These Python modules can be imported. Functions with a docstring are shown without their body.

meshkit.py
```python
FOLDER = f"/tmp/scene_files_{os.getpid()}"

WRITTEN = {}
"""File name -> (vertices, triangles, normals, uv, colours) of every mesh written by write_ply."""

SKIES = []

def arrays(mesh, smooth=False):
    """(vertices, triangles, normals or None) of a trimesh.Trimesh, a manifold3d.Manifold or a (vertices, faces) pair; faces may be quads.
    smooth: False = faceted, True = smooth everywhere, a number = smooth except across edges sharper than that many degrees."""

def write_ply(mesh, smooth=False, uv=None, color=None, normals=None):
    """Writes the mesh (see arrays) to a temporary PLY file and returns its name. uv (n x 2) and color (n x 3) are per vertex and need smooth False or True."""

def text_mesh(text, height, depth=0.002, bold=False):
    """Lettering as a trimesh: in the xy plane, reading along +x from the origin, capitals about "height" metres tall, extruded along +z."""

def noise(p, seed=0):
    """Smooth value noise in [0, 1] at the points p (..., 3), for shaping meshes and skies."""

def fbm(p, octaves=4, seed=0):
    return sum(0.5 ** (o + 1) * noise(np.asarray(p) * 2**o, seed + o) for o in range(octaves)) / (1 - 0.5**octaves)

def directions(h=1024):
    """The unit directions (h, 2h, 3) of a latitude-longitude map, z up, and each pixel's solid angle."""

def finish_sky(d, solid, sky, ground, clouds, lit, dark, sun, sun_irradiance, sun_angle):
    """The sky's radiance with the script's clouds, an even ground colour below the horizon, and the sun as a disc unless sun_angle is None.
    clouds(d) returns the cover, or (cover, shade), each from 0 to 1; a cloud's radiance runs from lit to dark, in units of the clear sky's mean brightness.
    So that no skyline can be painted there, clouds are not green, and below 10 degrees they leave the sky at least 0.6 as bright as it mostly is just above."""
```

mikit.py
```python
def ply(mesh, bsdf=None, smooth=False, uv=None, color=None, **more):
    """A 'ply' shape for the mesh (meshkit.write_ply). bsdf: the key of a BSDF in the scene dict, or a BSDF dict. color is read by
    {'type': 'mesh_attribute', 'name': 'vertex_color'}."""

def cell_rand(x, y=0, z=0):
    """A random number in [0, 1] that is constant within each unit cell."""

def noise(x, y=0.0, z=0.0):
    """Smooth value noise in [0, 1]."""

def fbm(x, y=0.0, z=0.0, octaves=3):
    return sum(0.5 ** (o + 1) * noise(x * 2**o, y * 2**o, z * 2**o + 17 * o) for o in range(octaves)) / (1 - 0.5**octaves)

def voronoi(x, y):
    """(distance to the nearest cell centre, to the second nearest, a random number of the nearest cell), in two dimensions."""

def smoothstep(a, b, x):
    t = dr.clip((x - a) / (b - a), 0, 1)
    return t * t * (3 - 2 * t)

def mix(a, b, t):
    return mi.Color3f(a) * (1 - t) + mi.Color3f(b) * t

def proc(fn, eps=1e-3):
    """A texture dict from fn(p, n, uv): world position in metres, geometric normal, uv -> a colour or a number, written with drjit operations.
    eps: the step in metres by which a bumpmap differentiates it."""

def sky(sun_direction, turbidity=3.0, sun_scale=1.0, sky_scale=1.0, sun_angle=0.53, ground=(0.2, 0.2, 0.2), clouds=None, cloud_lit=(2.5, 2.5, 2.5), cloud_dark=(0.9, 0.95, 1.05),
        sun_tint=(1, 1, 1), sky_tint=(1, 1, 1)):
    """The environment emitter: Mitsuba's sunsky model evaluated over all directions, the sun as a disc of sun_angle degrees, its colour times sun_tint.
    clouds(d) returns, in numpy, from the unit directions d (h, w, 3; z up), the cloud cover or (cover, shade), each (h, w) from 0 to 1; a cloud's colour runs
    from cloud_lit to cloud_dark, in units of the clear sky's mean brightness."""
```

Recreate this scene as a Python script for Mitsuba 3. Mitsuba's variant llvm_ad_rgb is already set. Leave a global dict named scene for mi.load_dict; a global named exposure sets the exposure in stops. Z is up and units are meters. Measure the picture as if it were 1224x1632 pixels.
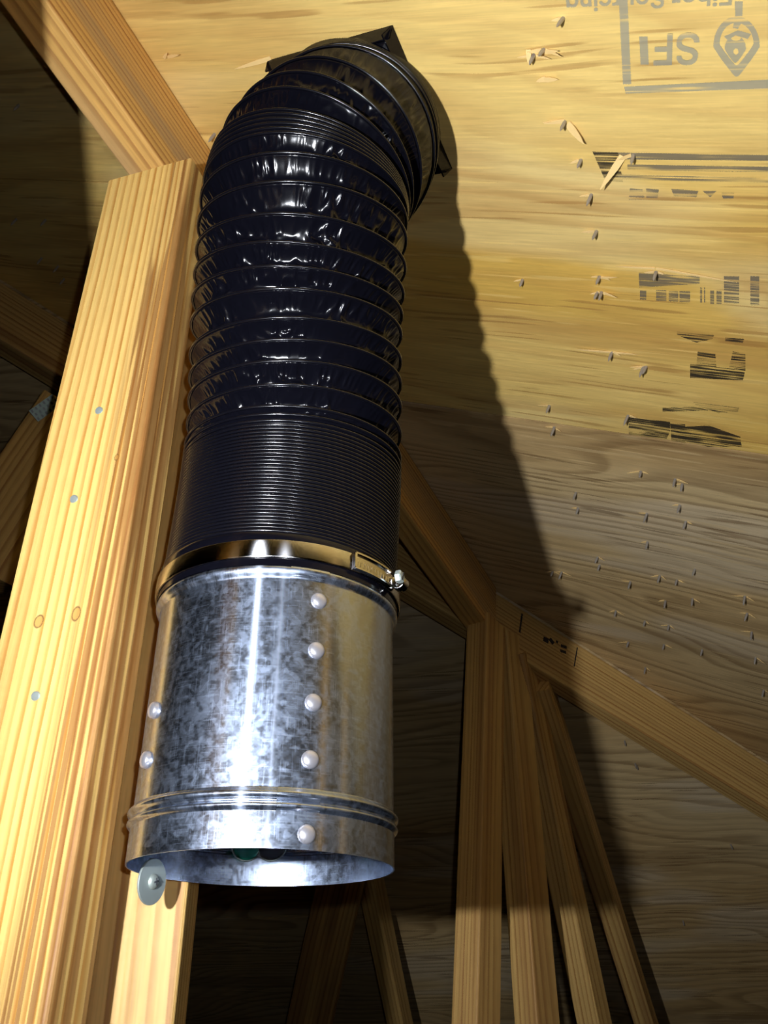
import math, random
import numpy as np
import trimesh
import drjit as dr
import mitsuba as mi
import mikit, meshkit
from mikit import noise, fbm, voronoi, smoothstep, mix, cell_rand, proc
from shapely.geometry import Polygon, box as sbox, LineString
from scipy.interpolate import CubicSpline

rng = random.Random(7)
T = mi.ScalarTransform4f
scene, labels = {}, {}
EYE = np.array([0.0, 0.0, 1.5])          # where the photographer's phone is held
FOCAL, TILT = 1380.0, math.radians(30)   # focal length in pixels of a 1224-pixel wide frame, upward tilt
exposure = 0.42

# ---------------------------------------------------------------- camera
scene['camera'] = {'type': 'perspective', 'fov': math.degrees(2 * math.atan(612 / FOCAL)), 'fov_axis': 'x', 'near_clip': 0.02, 'far_clip': 50,
                   'to_world': T().look_at(origin=EYE.tolist(), target=(EYE + [0, math.cos(TILT), math.sin(TILT)]).tolist(), up=[0, 0, 1])}

# ---------------------------------------------------------------- lamps: the flashlight held left of the phone, the phone's own small flash
def lamp(name, rel, aim, radius, power, tint):
    o = EYE + np.array(rel)
    scene[name] = {'type': 'disk', 'to_world': T().look_at(origin=o.tolist(), target=(EYE + np.array(aim)).tolist(), up=[0, 0, 1]).scale([radius, radius, 1]),
                   'emitter': {'type': 'area', 'radiance': {'type': 'rgb', 'value': [power * t for t in tint]}},
                   'bsdf': {'type': 'diffuse', 'reflectance': {'type': 'rgb', 'value': 0.5}}}
FLASH, FLASH_AIM = np.array([-0.18, 0.0, 0.029]), np.array([0.23, 0.77, 0.529])
lamp('flashlight__lens', FLASH, FLASH_AIM, 0.008, 12000, (0.94, 0.98, 1.05))
labels['flashlight'] = {'label': 'hand held flashlight shining up at the duct from the left', 'category': 'flashlight'}
lamp('phone_flash__lens', (0.02, -0.01, 0.02), (0.05, 1.0, 0.55), 0.004, 5000, (0.94, 0.98, 1.05))
labels['phone_flash'] = {'label': 'small flash lamp on the back of the phone', 'category': 'flash'}

# ---------------------------------------------------------------- helpers
def nrm(a):
    a = np.asarray(a, float)
    return a / np.linalg.norm(a)

def ray(px, py):
    X, Y = (px - 612) / FOCAL, (816 - py) / FOCAL
    return np.array([X, math.cos(TILT) - Y * math.sin(TILT), math.sin(TILT) + Y * math.cos(TILT)])   # per metre of depth

def at(px, py, depth):
    return EYE + depth * ray(px, py)

def project(p):
    q = np.asarray(p) - EYE
    Y = q[..., 2] * math.cos(TILT) - q[..., 1] * math.sin(TILT)
    Z = q[..., 2] * math.sin(TILT) + q[..., 1] * math.cos(TILT)
    return 612 + FOCAL * q[..., 0] / Z, 816 - FOCAL * Y / Z

def lin(r, g, b):
    return [((c / 255 + 0.055) / 1.055) ** 2.4 if c > 10 else c / 255 / 12.92 for c in (r, g, b)]

COUNT = {}
def numbered(key):
    k = COUNT.get(key, 0)
    COUNT[key] = k + 1
    return key if k == 0 else f'{key}_{k:03d}'

def put(name, mesh, bsdf, parent=None, smooth=False, uv=None, label=None, cat=None, group=None, kind=None):
    key = numbered(f'{parent}__{name}' if parent else name)
    scene[key] = mikit.ply(mesh, bsdf, smooth=smooth, uv=uv) if not isinstance(mesh, dict) else mesh
    tag(key, label, cat, group, kind)
    return key

def tag(key, label=None, cat=None, group=None, kind=None):
    d = {k: v for k, v in (('label', label), ('category', cat), ('group', group), ('kind', kind)) if v}
    if d:
        labels[key] = d
    return key

def thing(name, label, cat, group=None, kind=None):
    return tag(numbered(name), label, cat, group, kind)

def grid_mesh(P):
    """(rows, cols, 3) points to a trimesh of quads split in two."""
    r, c = P.shape[:2]
    i = np.arange(r * c).reshape(r, c)
    a, b, d, e = i[:-1, :-1].ravel(), i[:-1, 1:].ravel(), i[1:, 1:].ravel(), i[1:, :-1].ravel()
    return trimesh.Trimesh(P.reshape(-1, 3), np.vstack([np.stack([a, b, d], 1), np.stack([a, d, e], 1)]), process=False)

def lathe(profile, segments=180, center=(0, 0, 0), a0=0.0, a1=2 * math.pi):
    pr = np.asarray(profile, float)
    th = np.linspace(a0, a1, segments + 1)
    P = np.stack([pr[:, :1] * np.cos(th), pr[:, :1] * np.sin(th), np.repeat(pr[:, 1:2], len(th), 1)], -1) + np.asarray(center)
    m = grid_mesh(P)
    if abs(a1 - a0 - 2 * math.pi) < 1e-6:
        m.merge_vertices(digits_vertex=7)
    m.fix_normals()
    return m

def lathe_uv(parts, key, segments, center):
    """Turned sheet metal as one shape: parts are profiles (r, z), smooth within each, sharp between them. uv = (turn, height)."""
    th = np.linspace(0, 2 * math.pi, segments + 1)
    V, F, N, U, base = [], [], [], [], 0
    for pr in parts:
        pr = np.asarray(pr, float)
        tg = np.gradient(pr, axis=0)
        tg /= np.linalg.norm(tg, axis=1, keepdims=True)
        n2 = np.stack([tg[:, 1], -tg[:, 0]], 1)
        P = np.stack([pr[:, :1] * np.cos(th), pr[:, :1] * np.sin(th), np.repeat(pr[:, 1:2], len(th), 1)], -1) + np.asarray(center)
        m = grid_mesh(P)
        nn = np.stack([n2[:, :1] * np.cos(th), n2[:, :1] * np.sin(th), np.repeat(n2[:, 1:2], len(th), 1)], -1).reshape(-1, 3)
        f = m.faces.copy()
        fn = np.cross(m.vertices[f[:, 1]] - m.vertices[f[:, 0]], m.vertices[f[:, 2]] - m.vertices[f[:, 0]])
        bad = (fn * nn[f[:, 0]]).sum(1) < 0
        f[bad] = f[bad][:, ::-1]
        V.append(m.vertices); F.append(f + base); N.append(nn)
        U.append(np.stack([np.tile(th / (2 * math.pi), len(pr)), np.repeat(pr[:, 1], len(th)) * 2], 1))
        base += len(m.vertices)
    path = meshkit.write_ply((np.vstack(V), np.vstack(F)), False, np.vstack(U), None, normals=np.vstack(N))
    return {'type': 'ply', 'filename': path, 'face_normals': False, 'bsdf': {'type': 'ref', 'id': key}}

def frame(o, x, y, z):
    M = np.eye(4)
    M[:3, 0], M[:3, 1], M[:3, 2], M[:3, 3] = x, y, z, o
    return M

def rounded_section(w, t, r=0.0025, step=0.009):
    """Cross-section of a milled board, counter-clockwise from (0, 0), edges eased; a runs over the width w, b over the thickness t."""
    pts = []
    for (cx, cy, s) in ((w - r, r, -90), (w - r, t - r, 0), (r, t - r, 90), (r, r, 180)):
        for k in range(4):
            an = math.radians(s + 30 * k)
            pts.append((cx + r * math.cos(an), cy + r * math.sin(an)))
    out = []
    for i in range(len(pts)):
        p, q = np.array(pts[i]), np.array(pts[(i + 1) % len(pts)])
        n = max(1, int(np.linalg.norm(q - p) / step))
        out += [tuple(p + (q - p) * j / n) for j in range(n)]
    return np.array(out)

SERIAL = [0]
def board_mesh(o, along, across, w, t, length, pith=(0.12, 0.07), wander=0.004, offset=None, cut0=0.0, cut1=0.0):
    """A milled board: starts at o, runs along 'along'; 'across' is the direction of its width, thickness goes along x across.
    uv = (metres along the grain, distance from the pith of the tree)."""
    L = nrm(along)
    A = nrm(np.asarray(across) - L * np.dot(across, L))
    B = np.cross(L, A)
    SERIAL[0] += 1
    off = SERIAL[0] * 3.37 if offset is None else offset
    sec = rounded_section(w, t)
    n = max(2, int(length / 0.04))
    s = np.linspace(0, length, n + 1)
    rows, uvs = [], []
    seed = SERIAL[0]
    closed = np.vstack([sec, sec[:1]])
    for k, sk in enumerate(s):
        pa = pith[0] + wander * (meshkit.noise(np.array([sk * 2.1 + off, 0.3, 0.1]), seed) - 0.5) * 2
        pb = pith[1] + wander * (meshkit.noise(np.array([sk * 1.7 + off, 5.3, 0.1]), seed) - 0.5) * 2
        wob = 0.0006 * (meshkit.noise(np.stack([closed[:, 0] * 30 + 7, closed[:, 1] * 30, np.full(len(closed), sk * 6 + off)], -1), seed) - 0.5)
        rr = np.hypot(closed[:, 0] - pa, closed[:, 1] - pb)
        sc = 1 + wob / max(t, 1e-3)
        shift = (cut0 if k == 0 else cut1 if k == n else 0.0) * closed[:, 0]
        rows.append(o + np.outer(sk + shift, L) + np.outer(closed[:, 0] * sc, A) + np.outer(closed[:, 1] * sc, B))
        uvs.append(np.stack([off + np.full(len(closed), sk), rr], -1))
    P = np.array(rows)
    m = grid_mesh(P)
    uv = np.array(uvs).reshape(-1, 2)
    V, F, U = [m.vertices], [m.faces], [uv]
    base = len(m.vertices)
    for row, uvr in ((P[0], uvs[0]), (P[-1], uvs[-1])):
        c = row[:-1].mean(0)
        V.append(np.vstack([row[:-1], [c]]))
        U.append(np.vstack([uvr[:-1], [uvr[:-1].mean(0)]]))
        k = len(row) - 1
        i = np.arange(k)
        F.append(np.stack([base + i, base + (i + 1) % k, np.full(k, base + k)], 1))
        base += k + 1
    out = trimesh.Trimesh(np.vstack(V), np.vstack(F), process=False)
    # face orientation outward
    cen = P.reshape(-1, 3).mean(0)
    tri = out.triangles
    fn, fc = np.cross(tri[:, 1] - tri[:, 0], tri[:, 2] - tri[:, 0]), tri.mean(1)
    axis = fc - cen - np.outer((fc - cen) @ L, L)
    ref = np.where((np.abs(fn @ L) > 0.9 * np.linalg.norm(fn, axis=1))[:, None], np.outer(np.sign((fc - cen) @ L), L), axis)
    bad = (fn * ref).sum(1) < 0
    out.faces[bad] = out.faces[bad][:, ::-1]
    return out, np.vstack(U)

def board(name, o, along, across, w, t, length, bsdf, label=None, cat='board', parent=None, group=None, kind=None, **kw):
    m, uv = board_mesh(np.asarray(o, float), along, across, w, t, length, **kw)
    return put(name, m, bsdf, parent, False, uv, label, cat, group, kind)

# ---------------------------------------------------------------- materials
PSI = math.radians(17)                             # the large post: its near right corner, and how far it is turned
Q, POST_TOP = EYE + np.array([-0.1727, 0.514, 0]), EYE[2] + 0.664
PITH = (0.141, 0.082)
def on_post(px, py):
    d, nn = ray(px, py), np.array([-math.sin(PSI), -math.cos(PSI), 0])
    return EYE + d * np.dot(Q - EYE, nn) / np.dot(d, nn), nn
def knot(px, py, a, b):
    p = on_post(px, py)[0]
    across = (p - Q) @ np.array([-math.cos(PSI), math.sin(PSI), 0])
    return (2.0 + POST_TOP - p[2], math.hypot(across - PITH[0], PITH[1]), a, b)
def bsdf(key, d):
    scene[key] = d
    return key

def rgb(c):
    return {'type': 'rgb', 'value': list(map(float, c))}

def wood_color(uv, early, late, heart, spacing, amount, rstain=None):
    u, v = uv.x, uv.y
    w = v + 0.0045 * (fbm(u * 1.6, v * 22, 0.5, octaves=2) - 0.5) + 0.0011 * (noise(u * 9, v * 160, 3.0) - 0.5)
    ph = w / spacing + 1.6 * noise(w * 45, u * 0.7, 9.0)
    f = ph - dr.floor(ph)
    band = smoothstep(0.35, 0.86, f) * (1 - smoothstep(0.9, 1.0, f))
    strong = 0.45 + 0.75 * cell_rand(ph, 3)
    fiber = noise(u * 26, v * 2600, 1.0) * 0.6 + noise(u * 90, v * 900, 2.0) * 0.4
    c = mix(early, late, dr.clip(band * amount * strong, 0, 1))
    hz = smoothstep(0.44, 0.74, fbm(u * 1.1 + 7, v * 38, 4.0, octaves=3))
    if rstain is not None:
        hz = dr.maximum(hz * 0.35, smoothstep(rstain - 0.006, rstain + 0.004, v + 0.010 * (fbm(u * 3.1, v * 60, 8.0, octaves=2) - 0.5)) * (0.30 + 0.70 * smoothstep(0.38, 0.54, fbm(u * 1.9 + 3 * noise(u * 3, v * 60, 1.0), v * 430, 16.0, octaves=2))))
    c = mix(c, mi.Color3f(heart) * (0.8 + 0.2 * (1 - band)), dr.clip(hz * 0.75, 0, 1))
    return c * (0.88 + 0.2 * fiber)

def lumber(key, early, late, heart, spacing=0.0042, amount=0.9, rstain=None, knots=(), rough=0.55, relief=0.00035):
    def col(p, n, uv):
        c = wood_color(uv, early, late, heart, spacing, amount, rstain)
        for (ku, kv, a, b) in knots:
            d = dr.sqrt(dr.square((uv.x - ku) / a) + dr.square((uv.y - kv) / b))
            c = mix(c, mi.Color3f(late) * 0.8, 0.6 * (1 - smoothstep(0.7, 1.1, d)))
            c = mix(c, [0.10, 0.045, 0.015], 0.75 * smoothstep(0.72, 0.95, d) * (1 - smoothstep(0.98, 1.2, d)))
        return c
    def hgt(p, n, uv):
        u, v = uv.x, uv.y
        return noise(u * 20, v * 1500, 1.0) * 0.5 + 0.5 * noise(u * 6, v * 300, 2.0)
    return bsdf(key, {'type': 'twosided', 'b': {'type': 'bumpmap', 'scale': relief, 't': proc(hgt, 4e-4), 'b': {'type': 'principled', 'base_color': proc(col), 'roughness': rough, 'specular': 0.35}}})

lumber('fir_post', [0.70, 0.465, 0.145], [0.48, 0.225, 0.045], [0.17, 0.052, 0.012], spacing=0.0050, amount=1.0, rstain=0.1405,
       knots=(knot(65, 990, .0045, .0024), knot(123, 978, .005, .0024), knot(185, 729, .0026, .0014)))
lumber('fir_chord', [0.58, 0.33, 0.090], [0.33, 0.145, 0.036], [0.36, 0.23, 0.11], spacing=0.0055, amount=0.95)
lumber('fir_web', [0.57, 0.36, 0.115], [0.36, 0.18, 0.05], [0.30, 0.13, 0.04], spacing=0.0062, amount=0.9)
lumber('fir_brown', [0.55, 0.35, 0.115], [0.34, 0.165, 0.045], [0.26, 0.12, 0.04], spacing=0.0062, amount=0.9)

def ply_color(uv, pale, tan, dark, lines, warp, seed, stain):
    u, v = uv.x, uv.y
    w = v * lines + warp * (fbm(u * 1.7 + seed, v * 5.5, seed, octaves=3) - 0.5) + 0.5 * (noise(u * 6, v * 30, seed + 3) - 0.5)
    f = w - dr.floor(w)
    band = smoothstep(0.3, 0.8, f) * (1 - smoothstep(0.86, 1.0, f)) * (0.3 + 0.7 * cell_rand(w, 5, seed))
    streak = noise(u * 22 + seed, v * 420, 2.0) * 0.4 + noise(u * 60, v * 1300, 4.0) * 0.35 + noise(u * 14, v * 90 + 2 * noise(u * 9, v * 25, 3.0), 8.0) * 0.25
    blot = smoothstep(0.35, 0.7, fbm(u * 1.6 + 3 * seed, v * 5.0, seed + 1, octaves=3))
    c = mix(pale, tan, blot)
    sap = smoothstep(0.52, 0.66, fbm(u * 2.2 + 31, v * 10.0, seed + 15, octaves=3))
    c = mix(c, mi.Color3f(pale) * mi.Color3f(1.02, 1.12, 1.5), 0.6 * sap)
    c = mix(c, dark, dr.clip(band * stain, 0, 1))
    big = smoothstep(0.56, 0.72, fbm(u * 2.6 + 11, v * 12.0, seed + 6, octaves=3))
    c = mix(c, mi.Color3f(dark), 0.35 * big)
    thin = smoothstep(0.70, 0.86, noise(u * 13 + seed, v * 330 + 3 * noise(u * 7, v * 30, 6.0), 7.0)) * smoothstep(0.42, 0.62, noise(u * 6, v * 22, seed + 8))
    c = mix(c, mi.Color3f(dark) * 0.8, 0.55 * thin)
    flake = smoothstep(0.74, 0.88, noise(u * 16 + 3, v * 260, 12.0))
    c = mix(c, mi.Color3f(pale) * 1.12, 0.4 * flake)
    return c * (0.84 + 0.3 * streak)

def sheathing(key, pale, tan, dark, lines, warp, seed, stain, relief=0.0003, ink=None):
    def col(p, n, uv):
        c = ply_color(uv, pale, tan, dark, lines, warp, seed, stain)
        if ink is not None:
            tone, density, scratch = ink
            m = noise(uv.x * 22, uv.y * 900, 1.5) * 0.5 + noise(uv.x * 60, uv.y * 260, 2.5) * 0.25 + noise(uv.x * 7, uv.y * 120, 5.5) * 0.25
            c = mix(c, tone, density * smoothstep(scratch - 0.1, scratch + 0.1, m))
        return c
    def hgt(p, n, uv):
        return noise(uv.x * 10, uv.y * 520, 1.0) * 0.6 + noise(uv.x * 40, uv.y * 1500, 2.0) * 0.4
    return bsdf(key, {'type': 'twosided', 'b': {'type': 'bumpmap', 'scale': relief, 't': proc(hgt, 6e-4), 'b': {'type': 'principled', 'base_color': proc(col), 'roughness': 0.6, 'specular': 0.3}}})

PALE = ([0.66, 0.46, 0.145], [0.58, 0.355, 0.072], [0.38, 0.185, 0.045], 26, 5.0, 2.0, 0.38)
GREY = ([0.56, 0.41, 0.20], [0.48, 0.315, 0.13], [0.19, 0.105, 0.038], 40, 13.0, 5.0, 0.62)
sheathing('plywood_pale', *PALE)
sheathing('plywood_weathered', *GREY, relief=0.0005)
sheathing('ink_grey', *PALE, ink=([0.22, 0.22, 0.17], 0.75, 0.36))
sheathing('ink_streaky', *PALE, ink=([0.07, 0.07, 0.065], 0.8, 0.46))
sheathing('ink_black', *PALE, ink=([0.012, 0.011, 0.010], 0.95, 0.47))

bsdf('splinter_wood', {'type': 'twosided', 'b': {'type': 'principled', 'base_color': rgb([0.72, 0.50, 0.20]), 'roughness': 0.6, 'specular': 0.3}})
bsdf('black_ink', {'type': 'twosided', 'b': {'type': 'principled', 'base_color': rgb([0.02, 0.012, 0.01]), 'roughness': 0.7}})
bsdf('nail_steel', {'type': 'twosided', 'b': {'type': 'principled', 'base_color': rgb([0.38, 0.35, 0.31]), 'metallic': 0.6, 'roughness': 0.45}})
bsdf('zinc', {'type': 'twosided', 'b': {'type': 'principled', 'base_color': rgb([0.36, 0.41, 0.38]), 'metallic': 0.6, 'roughness': 0.45}})
bsdf('rivet_metal', {'type': 'twosided', 'b': {'type': 'principled', 'base_color': rgb([0.50, 0.49, 0.53]), 'metallic': 0.8, 'roughness': 0.3}})
bsdf('green_rubber', {'type': 'twosided', 'b': {'type': 'principled', 'base_color': rgb([0.0, 0.22, 0.14]), 'roughness': 0.35}})
bsdf('dark_rubber', {'type': 'twosided', 'b': {'type': 'principled', 'base_color': rgb([0.02, 0.02, 0.022]), 'roughness': 0.4}})
bsdf('plate_steel', {'type': 'twosided', 'b': {'type': 'principled', 'base_color': rgb([0.20, 0.26, 0.22]), 'metallic': 0.5, 'roughness': 0.5}})

def spangle(p, n, uv):
    th = dr.atan2(p.y - AX[1], p.x - AX[0]) * 0.076
    z = p.z
    v1 = voronoi(th * 260 + 3 * noise(th * 90, z * 90), z * 260 + 3 * noise(th * 90, z * 90, 7))[2]
    soft = fbm(th * 330 + 1.5 * noise(th * 120, z * 120, 11), z * 330, 1.0, octaves=3) * 0.6 + 0.4 * fbm(th * 40, z * 34, 4.0, octaves=3)
    grain = noise(th * 700, z * 1100, 3.0)
    scr = smoothstep(0.76, 0.88, noise(th * 1800, z * 90, 5.0)) * 0.4 + smoothstep(0.76, 0.9, noise(th * 90, z * 1800, 6.0)) * 0.4
    return dr.clip(0.02 + 0.42 * smoothstep(0.36, 0.66, soft) * (0.45 + 0.55 * v1) + 0.14 * grain + 0.4 * scr, 0, 0.95)
def spangle_bump(p, n, uv):
    th = dr.atan2(p.y - AX[1], p.x - AX[0]) * 0.076
    return fbm(th * 60, p.z * 60, 3.0, octaves=3)
AX = (-0.070, 0.532)
bsdf('galvanized', {'type': 'twosided', 'b': {'type': 'blendbsdf', 'weight': proc(spangle),
     'a': {'type': 'blendbsdf', 'weight': 0.09,
           'a': {'type': 'roughconductor', 'material': 'none', 'specular_reflectance': rgb([0.58, 0.62, 0.70]), 'alpha': 0.035, 'distribution': 'ggx'},
           'b': {'type': 'roughconductor', 'material': 'none', 'specular_reflectance': rgb([0.56, 0.64, 0.80]), 'alpha_u': 0.018, 'alpha_v': 0.40, 'distribution': 'ggx'}},
     'b': {'type': 'roughconductor', 'material': 'none', 'specular_reflectance': rgb([0.54, 0.65, 0.86]), 'alpha': 0.175, 'distribution': 'ggx'}}})
bsdf('brushed_steel', {'type': 'twosided', 'b': {'type': 'blendbsdf', 'weight': 0.45,
     'a': {'type': 'roughconductor', 'material': 'none', 'specular_reflectance': rgb([0.70, 0.69, 0.68]), 'alpha': 0.05},
     'b': {'type': 'roughconductor', 'material': 'none', 'specular_reflectance': rgb([0.66, 0.66, 0.68]), 'alpha_u': 0.035, 'alpha_v': 0.34}}})
bsdf('stainless', {'type': 'twosided', 'b': {'type': 'roughconductor', 'material': 'none', 'specular_reflectance': rgb([0.70, 0.69, 0.68]), 'alpha': 0.07}})
bsdf('film_plastic', {'type': 'twosided', 'b': {'type': 'principled', 'base_color': rgb([0.0020, 0.0020, 0.0036]), 'roughness': 0.15, 'specular': 0.28}})
bsdf('rib_plastic', {'type': 'twosided', 'b': {'type': 'principled', 'base_color': rgb([0.0024, 0.0024, 0.004]), 'roughness': 0.20, 'specular': 0.5}})

# the flashlight's body: a tube whose rim stands a little in front of the lens
bsdf('black_anodized', {'type': 'twosided', 'b': {'type': 'principled', 'base_color': rgb([0.02, 0.02, 0.02]), 'roughness': 0.5}})
fz = nrm(FLASH_AIM - FLASH); fx = nrm(np.cross(fz, [0, 0, 1])); fy = np.cross(fz, fx)
mm = lathe([(.0140, .011), (.0155, .011), (.0155, -.03), (.0115, -.04), (.0115, -.11), (0, -.11), (0, -.109), (.0105, -.109), (.0105, -.012), (.0128, -.003), (.0140, .011)], 48)
mm.apply_transform(frame(EYE + FLASH, fx, fy, fz))
put('body', mm, 'black_anodized', 'flashlight', smooth=35)

# ---------------------------------------------------------------- the two roof slopes
N1 = np.array([0.597, -0.016, 1.435])              # the near slope: N1 . (p - EYE) = 1
U1 = nrm(N1)
E1 = -nrm([-2902, 890, 1217]); E1 = nrm(E1 - U1 * np.dot(E1, U1))     # along the face grain, down the slope to the right
E2 = np.cross(U1, E1)                                                # across the grain, away from the camera
O1 = EYE + N1 / np.dot(N1, N1)
def on1(px, py):
    d = ray(px, py)
    return EYE + d / np.dot(N1, d)
def c1(p):
    q = np.asarray(p) - O1
    return np.array([q @ E1, q @ E2])
def w1(a, b, lift=0.0):
    return O1 + a * E1 + b * E2 - lift * U1      # lift: below the sheathing, into the attic

HA, HB = EYE + np.array([0.228, 1.387, 0.618]), EYE + np.array([0.732, 1.667, 0.412])   # the hip, where the slopes meet
HB = EYE + (HB - EYE) / np.dot(N1, HB - EYE)
HA = EYE + (HA - EYE) / np.dot(N1, HA - EYE)
HIP = nrm(HB - HA)
G2 = nrm([math.cos(math.radians(-8)), math.sin(math.radians(-8)), 0])   # level grain direction of the far slope
U2 = nrm(np.cross(G2, HIP)); U2 = U2 if U2[2] > 0 else -U2
F2 = np.cross(U2, G2)
if F2[2] > 0: F2 = -F2                                               # down the far slope
def w2(a, b, lift=0.0):
    return HA + a * G2 + b * F2 - lift * U2
def on2(px, py):
    d = ray(px, py)
    return EYE + d * np.dot(HA - EYE, U2) / np.dot(d, U2)
def c2(p):
    q = np.asarray(p) - HA
    return np.array([q @ G2, q @ F2])

def sheet(poly, o, ex, ey, up, key, parent, label=None, thick=0.012, below=0.0):
    for g in getattr(poly, 'geoms', [poly]):
        if g.is_empty or g.geom_type != 'Polygon':
            continue
        m = trimesh.creation.extrude_polygon(g, thick, engine='earcut')
        uv = m.vertices[:, :2].copy()
        v = o + m.vertices[:, :1] * ex + m.vertices[:, 1:2] * ey + (m.vertices[:, 2:3] - below) * up
        mm = trimesh.Trimesh(v, m.faces, process=False)
        mm.unmerge_vertices()
        uvv = uv[m.faces.reshape(-1)]
        put('plywood_sheet', mm, key, parent, False, uvv, label)

CH0, CH1 = on1(196, 25), on1(800, 950)             # upper right edge of the valley rafter, against the near slope
ca, cb = c1(CH0), c1(CH1)
cd = nrm(cb - ca)
cn = np.array([-cd[1], cd[0]])
cl0, cl1 = ca - cd * 3 - cn * (-0.016) * 1, cb + cd * 3 - cn * (-0.016) * 1
ha, hb = c1(HA), c1(HB)
hd = nrm(hb - ha)
def half(p, d, side, far=8):
    n = np.array([-d[1], d[0]]) * side
    return Polygon([p - d * far, p + d * far, p + d * far + n * far, p - d * far + n * far])
near_of_hip = half(ha, hd, 1 if np.dot(np.array([-hd[1], hd[0]]), c1(on1(1000, 600)) - ha) > 0 else -1)
s_right = 1 if np.dot(cn, c1(on1(900, 500)) - ca) > 0 else -1
mid = ca + cn * s_right * (-0.016)
right_of_rafter, left_of_rafter = half(mid, cd, s_right), half(mid, cd, -s_right)
seam = c1(on1(1112, 709))[1]
seam_l = c1(on1(140, 290))[1]
BOOT = [on1(437, 90), on1(622, 37), on1(710, 272)]
bc = (BOOT[0] + BOOT[2]) / 2
bx, by = nrm(BOOT[0] - BOOT[1]), nrm(BOOT[2] - BOOT[1])
by = nrm(by - bx * np.dot(bx, by))
BS = 0.133
hole = Polygon([c1(bc + 0.060 * (sx * bx + sy * by)) for sx, sy in ((-1, -1), (1, -1), (1, 1), (-1, 1))])
roof = thing('ceiling', 'plywood roof sheathing over the duct, pale and knotless near, weathered lower down', 'ceiling', kind='structure')
ext = sbox(-1.9, -1.5, 2.4, 4.2).intersection(near_of_hip)
sheet(ext.intersection(right_of_rafter).intersection(sbox(-9, seam - 1.22, 9, seam - 0.0012)).difference(hole), O1, E1, E2, U1, 'plywood_pale', roof, 'pale yellow plywood sheet with mill stamps')
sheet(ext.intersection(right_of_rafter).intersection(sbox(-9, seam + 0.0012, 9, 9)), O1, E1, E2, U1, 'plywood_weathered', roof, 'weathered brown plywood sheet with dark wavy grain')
sheet(ext.intersection(right_of_rafter).intersection(sbox(-9, -9, 9, seam - 1.2224)), O1, E1, E2, U1, 'plywood_weathered', roof)
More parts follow.
